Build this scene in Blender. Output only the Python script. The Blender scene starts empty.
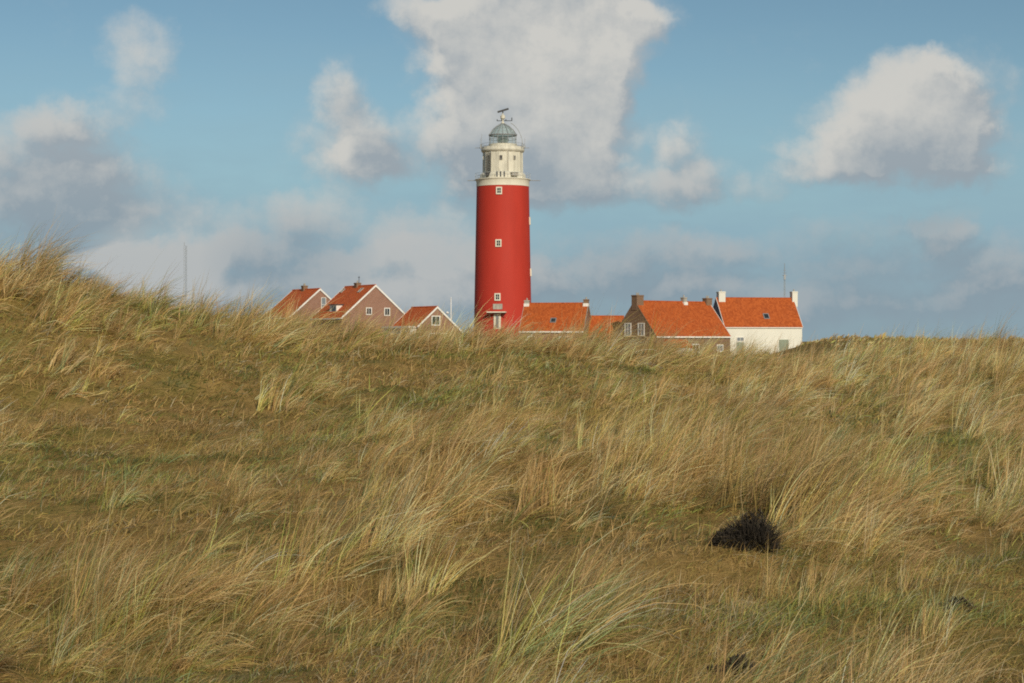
import bpy, bmesh, math, random
import numpy as np
from mathutils import Vector, Matrix

random.seed(7)
RNG = np.random.default_rng(11)
R = math.radians
SC = bpy.context.scene
COL = SC.collection
F = 1911.0                      # focal length in photo pixels, 1024 wide
CX, CY = 512.0, 341.5
ZG = -2.3                       # village ground, eye height is z = 0

# ------------------------------------------------------------------ helpers
def link(o):
    COL.objects.link(o); return o

def tag(o, label=None, cat=None, group=None, kind=None):
    if label: o['label'] = label
    if cat: o['category'] = cat
    if group: o['group'] = group
    if kind: o['kind'] = kind
    return o

def empty(name, loc, rz=0.0):
    o = bpy.data.objects.new(name, None); link(o)
    o.location = loc; o.rotation_euler = (0, 0, rz); o.empty_display_size = 0.5
    return o

def at(px, py, d):
    return Vector(((px-CX)*d/F, d, (CY-py)*d/F))

class MB:
    def __init__(s): s.bm = bmesh.new()
    def face(s, pts):
        return s.bm.faces.new([s.bm.verts.new(p) for p in pts])
    def box(s, c, size, M=None):
        x, y, z = [a/2 for a in size]
        vs = []
        for dz in (-z, z):
            for dx, dy in ((-x, -y), (x, -y), (x, y), (-x, y)):
                p = Vector((dx, dy, dz))
                if M is not None: p = M @ p
                vs.append(s.bm.verts.new(p + Vector(c)))
        for f in ((3, 2, 1, 0), (4, 5, 6, 7), (0, 1, 5, 4), (1, 2, 6, 5), (2, 3, 7, 6), (3, 0, 4, 7)):
            s.bm.faces.new([vs[i] for i in f])
        return s
    def hexa(s, b, t):
        """8-corner solid from two quads"""
        vs = [s.bm.verts.new(p) for p in list(b)+list(t)]
        for f in ((3, 2, 1, 0), (4, 5, 6, 7), (0, 1, 5, 4), (1, 2, 6, 5), (2, 3, 7, 6), (3, 0, 4, 7)):
            s.bm.faces.new([vs[i] for i in f])
        return s
    def tube(s, p0, p1, r, n=8, r1=None):
        p0, p1 = Vector(p0), Vector(p1); r1 = r if r1 is None else r1
        q = (p1-p0).to_track_quat('Z', 'Y')
        a = [s.bm.verts.new(p0 + q @ Vector((r*math.cos(i*2*math.pi/n), r*math.sin(i*2*math.pi/n), 0))) for i in range(n)]
        b = [s.bm.verts.new(p1 + q @ Vector((r1*math.cos(i*2*math.pi/n), r1*math.sin(i*2*math.pi/n), 0))) for i in range(n)]
        for i in range(n):
            j = (i+1) % n
            s.bm.faces.new((a[i], a[j], b[j], b[i]))
        s.bm.faces.new(a[::-1]); s.bm.faces.new(b)
        return s
    def path(s, pts, r, n=6):
        for a, b in zip(pts[:-1], pts[1:]): s.tube(a, b, r, n)
        return s
    def lathe(s, prof, n=64, a0=0.0, caps=True):
        rings = []
        for r, z in prof:
            rings.append([s.bm.verts.new((r*math.cos(a0+i*2*math.pi/n), r*math.sin(a0+i*2*math.pi/n), z)) for i in range(n)])
        for A, B in zip(rings[:-1], rings[1:]):
            for i in range(n):
                j = (i+1) % n
                s.bm.faces.new((A[i], A[j], B[j], B[i]))
        if caps:
            s.bm.faces.new(rings[0][::-1]); s.bm.faces.new(rings[-1])
        return s
    def ring(s, r, z, rad, n=48, m=6):
        pts = [Vector((r*math.cos(i*2*math.pi/n), r*math.sin(i*2*math.pi/n), z)) for i in range(n)]
        for i in range(n): s.tube(pts[i], pts[(i+1) % n], rad, m)
        return s
    def build(s, name, mat, parent=None, smooth=False, bevel=0.0):
        bmesh.ops.recalc_face_normals(s.bm, faces=s.bm.faces[:])
        if bevel:
            ed = [e for e in s.bm.edges if len(e.link_faces) == 2 and e.calc_face_angle(0) > 0.6]
            bmesh.ops.bevel(s.bm, geom=ed, offset=bevel, segments=1, affect='EDGES')
        me = bpy.data.meshes.new(name); s.bm.to_mesh(me); s.bm.free()
        if smooth:
            me.polygons.foreach_set('use_smooth', [True]*len(me.polygons))
            try: me.set_sharp_from_angle(angle=R(35))
            except Exception: pass
        me.materials.append(mat)
        o = link(bpy.data.objects.new(name, me))
        if parent is not None: o.parent = parent
        return o

# ------------------------------------------------------------------ materials
class NT:
    def __init__(s, tree): s.t = tree; tree.nodes.clear()
    def n(s, typ, **kw):
        nd = s.t.nodes.new(typ)
        for k, v in kw.items():
            if k == 'ins':
                for kk, vv in v.items():
                    if isinstance(vv, bpy.types.NodeSocket): s.t.links.new(vv, nd.inputs[kk])
                    else: nd.inputs[kk].default_value = vv
            else: setattr(nd, k, v)
        return nd
    def math(s, op, a, b=None, c=None, clamp=False):
        nd = s.t.nodes.new('ShaderNodeMath'); nd.operation = op; nd.use_clamp = clamp
        for i, v in enumerate((a, b, c)):
            if v is None: continue
            if isinstance(v, bpy.types.NodeSocket): s.t.links.new(v, nd.inputs[i])
            else: nd.inputs[i].default_value = v
        return nd.outputs[0]
    def vmath(s, op, a, b=None):
        nd = s.t.nodes.new('ShaderNodeVectorMath'); nd.operation = op
        for i, v in enumerate((a, b)):
            if v is None: continue
            if isinstance(v, bpy.types.NodeSocket): s.t.links.new(v, nd.inputs[i])
            else: nd.inputs[i].default_value = v
        return nd.outputs['Value' if op in ('LENGTH', 'DOT_PRODUCT') else 'Vector']
    def mix(s, f, a, b, blend='MIX'):
        nd = s.t.nodes.new('ShaderNodeMix'); nd.data_type = 'RGBA'; nd.blend_type = blend
        for sock, v in ((nd.inputs[0], f), (nd.inputs[6], a), (nd.inputs[7], b)):
            if isinstance(v, bpy.types.NodeSocket): s.t.links.new(v, sock)
            elif isinstance(v, (int, float)): sock.default_value = v
            else: sock.default_value = (*v, 1) if len(v) == 3 else v
        return nd.outputs[2]
    def ss(s, v, lo, hi):
        nd = s.t.nodes.new('ShaderNodeMapRange'); nd.interpolation_type = 'SMOOTHSTEP'
        s.t.links.new(v, nd.inputs[0]); nd.inputs[1].default_value = lo; nd.inputs[2].default_value = hi
        return nd.outputs[0]
    def noise(s, vec, scale, detail=4.0, rough=0.55, out=0):
        nd = s.n('ShaderNodeTexNoise', ins={'Scale': scale, 'Detail': detail, 'Roughness': rough})
        s.t.links.new(vec, nd.inputs['Vector'])
        return nd.outputs[out]

def newmat(name):
    m = bpy.data.materials.new(name); m.use_nodes = True
    return m, NT(m.node_tree)

def finish(nt, col, rough=0.8, spec=0.3, bump=None, bstr=0.3, bdist=0.02, metal=0.0):
    b = nt.n('ShaderNodeBsdfPrincipled')
    if isinstance(col, bpy.types.NodeSocket): nt.t.links.new(col, b.inputs['Base Color'])
    else: b.inputs['Base Color'].default_value = (*col, 1)
    if isinstance(rough, bpy.types.NodeSocket): nt.t.links.new(rough, b.inputs['Roughness'])
    else: b.inputs['Roughness'].default_value = rough
    b.inputs['Specular IOR Level'].default_value = spec
    b.inputs['Metallic'].default_value = metal
    if bump is not None:
        bp = nt.n('ShaderNodeBump', ins={'Height': bump, 'Strength': bstr, 'Distance': bdist})
        nt.t.links.new(bp.outputs[0], b.inputs['Normal'])
    o = nt.n('ShaderNodeOutputMaterial'); nt.t.links.new(b.outputs[0], o.inputs[0])
    return b

def paint(name, col, var=0.12, rough=0.6, scale=1.5, dirt=None, dirt_amt=0.35, stretch=(1, 1, .25), spec=0.3):
    m, nt = newmat(name)
    co = nt.n('ShaderNodeTexCoord').outputs['Object']
    st = nt.vmath('MULTIPLY', co, stretch)
    n1 = nt.noise(st, scale, 5, .6); n2 = nt.noise(co, scale*6, 3)
    dark = tuple(c*(1-var*2) for c in col); lite = tuple(min(1, c*(1+var)) for c in col)
    c = nt.mix(nt.ss(n1, .3, .7), dark, lite)
    if dirt:
        c = nt.mix(nt.math('MULTIPLY', nt.ss(n1, .52, .75), dirt_amt), c, dirt)
    finish(nt, c, rough, spec, n2, .15, .01)
    return m

def brick(name, ca, cb, mortar, sx=1.0):
    m, nt = newmat(name)
    co = nt.n('ShaderNodeTexCoord').outputs['Object']
    sp = nt.n('ShaderNodeSeparateXYZ', ins={0: co})
    u = nt.math('ADD', sp.outputs[0], sp.outputs[1])
    v = nt.n('ShaderNodeCombineXYZ', ins={0: u, 1: sp.outputs[2]}).outputs[0]
    bt = nt.n('ShaderNodeTexBrick', ins={'Vector': v, 'Color1': (*ca, 1), 'Color2': (*cb, 1), 'Mortar': (*mortar, 1),
              'Scale': 1.0, 'Mortar Size': .008, 'Brick Width': .22, 'Row Height': .066, 'Bias': 0.0})
    n1 = nt.noise(co, .8, 5, .6)
    c = nt.mix(nt.math('MULTIPLY', nt.ss(n1, .35, .75), .35), bt.outputs[0], tuple(x*.6 for x in ca))
    finish(nt, c, .9, .2, bt.outputs['Fac'], .4, -.01)
    return m

def tile(name, ca, cb, cdirt):
    m, nt = newmat(name)
    co = nt.n('ShaderNodeTexCoord').outputs['Object']
    sp = nt.n('ShaderNodeSeparateXYZ', ins={0: co})
    wx = nt.math('SINE', nt.math('MULTIPLY', sp.outputs[0], 2*math.pi/.27))
    fz = nt.math('FRACT', nt.math('MULTIPLY', sp.outputs[2], 1/.24))
    cell = nt.n('ShaderNodeTexWhiteNoise', noise_dimensions='2D')
    ix = nt.math('FLOOR', nt.math('MULTIPLY', sp.outputs[0], 1/.27)); iz = nt.math('FLOOR', nt.math('MULTIPLY', sp.outputs[2], 1/.24))
    nt.t.links.new(nt.n('ShaderNodeCombineXYZ', ins={0: ix, 1: iz}).outputs[0], cell.inputs['Vector'])
    n1 = nt.noise(co, .45, 5, .6)
    c = nt.mix(cell.outputs['Value'], ca, cb)
    c = nt.mix(nt.math('MULTIPLY', nt.ss(n1, .5, .8), .45), c, cdirt)
    h = nt.math('ADD', nt.math('MULTIPLY', wx, .5), nt.math('MULTIPLY', fz, -.6))
    finish(nt, c, .75, .3, h, .8, .035)
    return m

def flat(name, col, rough=.5, spec=.4, metal=0.0):
    m, nt = newmat(name); 
    co = nt.n('ShaderNodeTexCoord').outputs['Object']
    c = nt.mix(nt.noise(co, 3, 3), tuple(x*.85 for x in col), tuple(min(1, x*1.1) for x in col))
    finish(nt, c, rough, spec, None, metal=metal); return m

def glassdark(name, col=(.03, .035, .04)):
    m, nt = newmat(name)
    finish(nt, col, .08, .6); return m

def clearglass(name, tint=(.8, .95, .9), alpha=.45, body=(.16, .27, .25)):
    m, nt = newmat(name)
    tr = nt.n('ShaderNodeBsdfTransparent', ins={'Color': (*tint, 1)})
    gl = nt.n('ShaderNodeBsdfPrincipled', ins={'Base Color': (*body, 1), 'Roughness': .12})
    mx = nt.n('ShaderNodeMixShader', ins={0: alpha, 1: tr.outputs[0], 2: gl.outputs[0]})
    o = nt.n('ShaderNodeOutputMaterial'); nt.t.links.new(mx.outputs[0], o.inputs[0]); return m

M = dict(
    red=paint('red_paint', (.485, .040, .022), .045, .7, .35, (.39, .045, .03), .35),
    cream=paint('cream_paint', (.80, .75, .60), .06, .6, .8, (.42, .36, .27), .45),
    dingy=paint('weathered_white', (.71, .67, .54), .12, .6, 1.6, (.30, .26, .19), .75),
    limewash=paint('white_render', (.75, .73, .63), .03, .8, .6, (.68, .64, .52), .25),
    trim=paint('white_trim', (.82, .79, .72), .04, .5, 2.0, (.6, .55, .45), .2),
    tileA=tile('orange_tile', (.365, .073, .013), (.52, .122, .025), (.27, .07, .022)),
    tileB=tile('deep_orange_tile', (.46, .088, .018), (.62, .137, .034), (.32, .08, .028)),
    brickA=brick('red_brown_brick', (.33, .16, .105), (.265, .125, .08), (.36, .27, .21)),
    brickB=brick('brown_brick', (.245, .135, .072), (.19, .10, .052), (.3, .25, .19)),
    tar=paint('tarred_wall', (.21, .225, .26), .10, .7, 1.0),
    glass=glassdark('window_glass'),
    pane_lit=glassdark('pale_glass', (.22, .25, .27)),
    grey=flat('grey_metal', (.33, .34, .34), .5, .4, .3),
    dark=flat('dark_metal', (.05, .05, .05), .5, .4),
    pale=flat('galvanised', (.5, .52, .52), .5, .4, .2),
    stone=paint('grey_stone', (.40, .37, .31), .1, .8, 2.0),
    shutter=paint('grey_green_shutter', (.26, .30, .22), .08, .6, 2.0),
    lens=clearglass('lens_glass', (.7, .78, .74), .5, (.35, .38, .34)),
    lantern=clearglass('lantern_glass', (.95, .98, .97), .10, (.4, .48, .46)),
    dome=clearglass('dome_glass', (.88, .95, .94), .34, (.52, .61, .58)),
    flag=flat('white_pole', (.8, .8, .78), .4, .4),
)

# ------------------------------------------------------------------ noise (numpy)
_T = np.random.default_rng(3).random((256, 256)).astype(np.float32)
def vnoise(x, y, seed=0):
    x = np.asarray(x, float) + seed*17.31; y = np.asarray(y, float) + seed*9.77
    xi = np.floor(x).astype(int); yi = np.floor(y).astype(int)
    fx = x-xi; fy = y-yi; fx = fx*fx*(3-2*fx); fy = fy*fy*(3-2*fy)
    a = _T[xi & 255, yi & 255]; b = _T[(xi+1) & 255, yi & 255]; c = _T[xi & 255, (yi+1) & 255]; d = _T[(xi+1) & 255, (yi+1) & 255]
    return (a*(1-fx)+b*fx)*(1-fy) + (c*(1-fx)+d*fx)*fy
def fbm(x, y, seed=0, oct=4):
    s = 0; a = 1; t = 0
    for k in range(oct):
        s = s + a*vnoise(x*2**k, y*2**k, seed+k*5); t += a; a *= .5
    return s/t
def sstep(v, lo, hi):
    t = np.clip((v-lo)/(hi-lo), 0, 1); return t*t*(3-2*t)

# ------------------------------------------------------------------ terrain
_cpx = np.array([-500, -200, 0, 60, 100, 150, 200, 250, 300, 400, 500, 600, 700, 800, 900, 1024, 1300, 1700])
_cpy = np.array([268, 268, 272, 278, 298, 309, 314, 330, 343, 355, 348, 354, 365, 364, 360, 357, 353, 353])
_cd = np.array([40, 40, 40, 40, 41, 41.5, 42, 43, 43, 44, 45, 46, 49, 54, 57, 58, 58, 58])
def crest(x):
    """crest distance and height along world x (solved for the bearing that meets it)"""
    cx = (_cpx-CX)*_cd/F
    return np.interp(x, cx, _cd), np.interp(x, cx, (CY-_cpy)*_cd/F)
def smooth_crest(x):
    d = 0; z = 0
    for o, w in ((-1.2, .2), (-.6, .2), (0, .2), (.6, .2), (1.2, .2)):
        a, b = crest(x+o); d = d+w*a; z = z+w*b
    return d, z
def height(x, y):
    x = np.asarray(x, float); y = np.asarray(y, float)
    dc, zc = smooth_crest(x)
    zb = -2.55 + .02*np.clip(x, -6, 6)
    s = (y-13)/(dc-13)
    left = sstep(-x, -2, 9)
    sc = np.clip(s, 0, 1)
    prof = (1-left)*sc**.92 + left*(.72*sc**1.35 + .28*sstep(sc, .55, 1))
    front = zb + (zc-zb)*prof
    near = np.interp(y, [-40, 0, 7, 13], [-2.0, -1.7, -2.3, -2.55])
    front = np.where(y < 13, near + (zb+2.55)*np.clip(y/13, 0, 1), front)
    # behind the crest
    t = np.clip((y-dc)/22, 0, 1)
    plain = ZG - .2 + .0*x
    back = zc + (plain-zc)*(t*t*(3-2*t))
    z = np.where(y < dc, front, back)
    # swells and hummocks
    amp = sstep(y, 9, 16)
    z = z + amp*(fbm(x/7., y/7., 1, 3)-.5)*.55*np.where(y > dc, .6, 1.0)*(1-.45*np.exp(-((y-dc)/5)**2))
    z = z + amp*(fbm(x/1.7, y/1.7, 9, 3)-.5)*.30
    z = z + amp*(1-sstep(y, 70, 110))*(fbm(x/.62, y/.62, 15, 2)-.5)*.15
    # low dunes farther right
    rgt = sstep(x, 14, 30)
    z = z + rgt*np.exp(-((y-105)/26)**2)*2.1*(.8+.4*fbm(x/14, y/14, 4, 3))
    far = sstep(x, 30, 44)
    z = z + far*np.exp(-((y-255)/50)**2)*(2.1+1.2*fbm(x/22, y/22, 6, 3))
    z = z + far*np.exp(-((x-44.5)/5)**2)*np.exp(-((y-255)/50)**2)*.45
    ff = sstep(y, 380, 700)
    z = z + ff*(fbm(x/160, y/160, 12, 4)-.45)*9
    # level pad under the village
    pad = sstep(y, 255, 280)*(1-sstep(y, 350, 400))*sstep(x, -70, -45)*(1-sstep(x, 40, 52))
    z = z*(1-pad) + ZG*pad
    return z

def axis(a, b, h, far, k):
    inner = list(np.arange(a, b+1e-6, h))
    out = []; s = h; v = b
    while v < far: s *= k; v += s; out.append(v)
    neg = []; s = h; v = a
    while v > -far: s *= k; v -= s; neg.append(v)
    return neg[::-1], inner, out
n_, i_, o_ = axis(-20, 24, .22, 6000, 1.05); XS = np.array(n_+i_+o_)
n_, i_, o_ = axis(4, 66, .22, 7000, 1.045); n_ = [v for v in n_ if v > -500]; YS = np.array(n_+i_+o_)
GX, GY = np.meshgrid(XS, YS, indexing='ij')
GZ = height(GX, GY)

def mesh_np(name, verts, quads, mat, cols=None, smooth=True):
    me = bpy.data.meshes.new(name)
    me.vertices.add(len(verts)); me.vertices.foreach_set('co', np.ascontiguousarray(verts, np.float32).ravel())
    nq = len(quads)
    me.loops.add(nq*4); me.loops.foreach_set('vertex_index', np.ascontiguousarray(quads, np.int32).ravel())
    me.polygons.add(nq); me.polygons.foreach_set('loop_start', np.arange(0, nq*4, 4, dtype=np.int32))
    me.polygons.foreach_set('use_smooth', np.full(nq, smooth))
    if cols is not None:
        ca = me.color_attributes.new('blade_colour', 'FLOAT_COLOR', 'POINT')
        c4 = np.ones((len(verts), 4), np.float32); c4[:, :3] = np.minimum(cols*1.2, .85)
        ca.data.foreach_set('color', c4.ravel())
    me.update(calc_edges=True)
    me.materials.append(mat)
    return link(bpy.data.objects.new(name, me))

def ground_mat():
    m, nt = newmat('dune_turf')
    co = nt.n('ShaderNodeTexCoord').outputs['Object']
    a = nt.noise(co, .45, 6, .65); b = nt.noise(co, 2.3, 6, .7); c_ = nt.noise(co, 14, 5, .7); e = nt.noise(co, .9, 4, .6)
    col = nt.mix(nt.ss(b, .35, .65), (.22, .145, .045), (.36, .235, .085))
    col = nt.mix(nt.math('MULTIPLY', nt.ss(a, .45, .65), .75), col, (.19, .16, .04))
    col = nt.mix(nt.math('MULTIPLY', nt.ss(e, .58, .72), .5), col, (.26, .21, .125))
    col = nt.mix(nt.math('MULTIPLY', nt.ss(c_, .5, .75), .6), col, (.13, .095, .03))
    h = nt.math('ADD', nt.math('MULTIPLY', b, .6), nt.math('MULTIPLY', c_, .5))
    finish(nt, col, .95, .1, h, .8, .12)
    return m
nx, ny = len(XS), len(YS)
idx = np.arange(nx*ny).reshape(nx, ny)
quads = np.stack([idx[:-1, :-1], idx[1:, :-1], idx[1:, 1:], idx[:-1, 1:]], -1).reshape(-1, 4)
g = mesh_np('ground', np.stack([GX, GY, GZ], -1).reshape(-1, 3), quads, ground_mat())
tag(g, 'rolling sandy dune ground covered in brown and olive turf', 'ground', kind='structure')

# ------------------------------------------------------------------ grass
def grass_mat(name, trans=.3):
    m, nt = newmat(name)
    at_ = nt.n('ShaderNodeAttribute', attribute_name='blade_colour').outputs['Color']
    p = nt.n('ShaderNodeBsdfPrincipled', ins={'Base Color': at_, 'Roughness': .6, 'Specular IOR Level': .25})
    t = nt.n('ShaderNodeBsdfTranslucent', ins={'Color': at_})
    mx = nt.n('ShaderNodeMixShader', ins={0: trans, 1: p.outputs[0], 2: t.outputs[0]})
    o = nt.n('ShaderNodeOutputMaterial'); nt.t.links.new(mx.outputs[0], o.inputs[0])
    return m

def blades(root, L, az, tilt, bend, w, cb, ct, segs):
    """ribbons: arrays of N blades -> verts (N*(segs+1)*2,3), quads, colours"""
    N = len(root); K = segs+1
    roll = RNG.normal(0, .7, N)
    P = root.copy(); V = np.empty((N, K, 2, 3), np.float32); C = np.empty((N, K, 2, 3), np.float32)
    ca, sa = np.cos(az), np.sin(az)
    wig = RNG.normal(0, .12, (N, K))
    for k in range(K):
        f = k/segs
        th = np.clip(tilt + bend*f**1.25 + wig[:, k]*f, -1.2, 2.0)
        st, ct_ = np.sin(th), np.cos(th)
        if k > 0:
            P = P + (L/segs)[:, None]*np.stack([st*ca, st*sa, ct_], -1)
        nrm = np.stack([ct_*ca, ct_*sa, -st], -1)
        sd = np.stack([-sa, ca, np.zeros(N)], -1)*np.cos(roll)[:, None] + nrm*np.sin(roll)[:, None]
        wk = w*(1-.25*f-.67*f**3)*.5
        V[:, k, 0] = P - sd*wk[:, None]; V[:, k, 1] = P + sd*wk[:, None]
        g_ = f**.8
        C[:, k, :] = (cb*(1-g_)+ct*g_)[:, None, :]
    base = (np.arange(N)*K*2)[:, None, None]
    ks = (np.arange(segs)*2)[None, :, None]
    q = base + ks + np.array([0, 1, 3, 2])[None, None, :]
    return V.reshape(-1, 3), q.reshape(-1, 4), C.reshape(-1, 3)

def proj(x, y):
    z = height(x, y)
    return CX + F*x/y, CY - F*z/y, z

def gauss(px, py, cx, cy, sx, sy):
    return np.exp(-((px-cx)/sx)**2-((py-cy)/sy)**2)

def tall_density(x, y):
    px, py, z = proj(x, y)
    n = fbm(x/2.6, y/3.4, 21, 3)
    n2 = fbm(x/1.15, y/1.7, 27, 2)
    d = (.20 + 1.8*sstep(n, .45, .58))*(.22+1.5*sstep(n2, .41, .60))
    dc, _ = smooth_crest(x)
    d = d + (.25+1.1*sstep(n2, .42, .6))*np.exp(-((y-dc)/3.2)**2)
    low = (.85*gauss(px, py, 190, 425, 210, 42) + .75*gauss(px, py, 90, 585, 150, 32) + .85*gauss(px, py, 960, 650, 130, 40)
           + .75*gauss(px, py, 690, 545, 55, 40) + .6*gauss(px, py, 640, 388, 230, 11) + .6*gauss(px, py, 860, 380, 70, 10)
           + .5*gauss(px, py, 420, 660, 60, 20) + .6*gauss(px, py, 700, 480, 60, 18) + .5*gauss(px, py, 650, 610, 70, 16))
    high = (.6*gauss(px, py, 880, 500, 150, 70) + .5*gauss(px, py, 480, 480, 190, 70) + .45*gauss(px, py, 250, 500, 140, 30)
            + .5*gauss(px, py, 990, 400, 80, 40) + .4*gauss(px, py, 220, 655, 110, 30) + .4*gauss(px, py, 560, 640, 80, 40)
            + .4*gauss(px, py, 100, 340, 120, 40) + .9*gauss(px, py, 805, 505, 42, 36) + 1.1*gauss(px, py, 505, 352, 14, 7) + .8*gauss(px, py, 772, 548, 20, 14) + .75*gauss(px, py, 728, 562, 40, 9) + .5*gauss(px, py, 560, 575, 50, 30))
    d = d*(1-np.clip(.9*low, 0, .85)) + high
    # the hollow round the dark shrubs
    d = d*(1-.35*gauss(px, py, 732, 536, 24, 16))*(1-.6*gauss(px, py, 733, 668, 22, 14))
    return d, px, py, z

STRAW = np.array([[.69, .475, .225], [.58, .38, .165], [.74, .57, .32], [.48, .29, .12], [.63, .405, .195]])
BROWN = np.array([[.40, .26, .095], [.33, .205, .075], [.46, .315, .13], [.36, .25, .10]])
OLIVE = np.array([[.38, .29, .085], [.30, .245, .07], [.44, .31, .10]])
GREEN = np.array([[.25, .27, .065], [.20, .25, .11], [.33, .315, .08]])

def make_marram():
    Vs, Qs, Cs = [], [], []; off = 0
    bands = [(10.5, 20, 6.0, 140, .0052, 1.0), (20, 32, 5.2, 108, .0072, 1.0), (32, 62, 4.4, 80, .0105, 1.0), (62, 135, 1.3, 40, .026, 1.0), (200, 320, .55, 24, .09, 1.0)]
    for y0, y1, dens, nb, wid, _ in bands:
        area = 0.62*(y1**2-y0**2)/2 + 8*(y1-y0)
        n = int(area*dens)
        y = np.sqrt(RNG.random(n)*(y1**2-y0**2)+y0**2); x = (RNG.random(n)*2-1)*(.31*y+4)
        d, px, py, z = tall_density(x, y)
        dc, _c = smooth_crest(x)
        if y1 > 140: d = np.where((x > 39) & (x < 95), .45+1.1*fbm(x/6, y/9, 33, 3), 0)
        elif y1 > 62: d = np.where((x > 10), .55+.5*fbm(x/4, y/6, 33, 3), 0)
        else: d = d*np.where(y > dc+4, np.where(x > 4, .6, .25), 1)
        keep = RNG.random(n) < d
        x, y, z, px, py, d = x[keep], y[keep], z[keep], px[keep], py[keep], d[keep]
        n = len(x)
        size = np.clip(RNG.lognormal(-.10, .34, n), .42, 1.6)*(.55+.45*sstep(d, .3, 1.6))
        size *= 1 + .22*np.exp(-((y-dc[keep])/3)**2)*(px > 180) + .45*gauss(px, py, 40, 278, 40, 20) + .3*gauss(px, py, 805, 510, 50, 40)
        taz = .12 + 1.6*(fbm(x/6, y/6, 25, 2)-.5) + RNG.normal(0, .25, n)                        # wind from the left
        dry = np.clip(.57+.9*(fbm(x/3.1, y/3.1, 40, 3)-.5)+RNG.normal(0, .16, n), 0, 1)   # straw share
        grn = np.clip(.43+.16*sstep(-y, -22, -14)+1.5*(fbm(x/2.2, y/2.2, 50, 3)-.5)+RNG.normal(0, .12, n), 0, 1)
        cnt = np.maximum(12, (nb*size*RNG.uniform(.55, 1.3, n)).astype(int))
        # blades grow in small strands that share a lean, a curve and a colour
        nbun = np.maximum(3, (cnt/5.5).astype(int)); bt = np.repeat(np.arange(n), nbun); B_ = len(bt)
        brr = np.sqrt(RNG.random(B_))*(.06+.17*size[bt])*RNG.uniform(.7, 1.3, n)[bt]; bra = RNG.random(B_)*2*math.pi
        sp = RNG.uniform(.05, .6, B_)
        vx = np.cos(taz)[bt]*RNG.normal(1.05, .22, B_)+sp*np.cos(bra); vy = np.sin(taz)[bt]*RNG.normal(1, .2, B_)+sp*np.sin(bra)+RNG.normal(0, .2, B_)
        baz = np.arctan2(vy, vx); mag = np.hypot(vx, vy)
        flatn = RNG.normal(.08, .2, n)
        btilt = np.clip(.40*mag+RNG.normal(0, .19, B_)+flatn[bt], -.15, 1.35)
        bbend = np.clip(RNG.normal(.72, .36, B_)*(.6+.4*mag), -.1, 2.0)
        stiff = RNG.random(B_) < .06
        btilt = np.where(stiff, RNG.normal(.3, .22, B_), btilt); bbend = np.where(stiff, RNG.uniform(.05, .35, B_), bbend)
        lying = RNG.random(B_) < .05
        btilt = np.where(lying, RNG.uniform(1.1, 1.5, B_), btilt); bbend = np.where(lying, RNG.uniform(0, .3, B_), bbend)
        bL = size[bt]*np.clip(RNG.normal(.575, .15, B_), .18, .95)
        bdry = RNG.random(B_) < dry[bt]; bgrn = (~bdry) & (RNG.random(B_) < grn[bt]*1.4)
        bst = STRAW[RNG.integers(0, 5, B_)]; bol = OLIVE[RNG.integers(0, 3, B_)]; bgr = GREEN[RNG.integers(0, 3, B_)]
        bbr = RNG.lognormal(0, .19, B_)*RNG.lognormal(.03, .24, n)[bt]
        per = RNG.integers(3, 9, B_); k = np.repeat(np.arange(B_), per); N = len(k)
        bx = x[bt][k]+(brr*np.cos(bra))[k]+RNG.normal(0, .022, N); by = y[bt][k]+(brr*np.sin(bra))[k]+RNG.normal(0, .022, N)
        root = np.stack([bx, by, height(bx, by)-.02], -1)
        L = bL[k]*RNG.uniform(.72, 1.12, N)
        az = baz[k]+RNG.normal(0, .10, N); tilt = btilt[k]+RNG.normal(0, .07, N); bend = bbend[k]+RNG.normal(0, .14, N)+np.where(RNG.random(N) < .10, RNG.uniform(.4, 1.3, N), 0)
        w = wid*RNG.uniform(.6, 1.25, N)*np.clip(size, .55, 1.05)[bt][k]
        isdry, isgrn = bdry[k], bgrn[k]
        ctip = np.where(isdry[:, None], bst[k], np.where(isgrn[:, None], bgr[k], bol[k]))
        cbase = np.where(isgrn[:, None], bgr[k], bol[k])
        cbase = np.where((isdry & (RNG.random(N) < .5))[:, None], bst[k]*.85, cbase)
        tip2 = np.where((~isdry & (RNG.random(N) < .4))[:, None], bst[k], ctip)
        br = (bbr[k]*RNG.lognormal(0, .12, N))[:, None]
        V, Q, C = blades(root, L, az, tilt, bend, w, cbase*br, tip2*br, 5 if y1 <= 32 else 4)
        Vs.append(V); Qs.append(Q+off); Cs.append(C); off += len(V)
    V = np.concatenate(Vs); Q = np.concatenate(Qs); C = np.concatenate(Cs)
    print('marram verts', len(V))
    o = mesh_np('marram_grass', V, Q, grass_mat('marram_blade', .36), C)
    tag(o, 'tall straw coloured marram grass bending in the wind across the dune', 'grass', kind='stuff')

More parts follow.
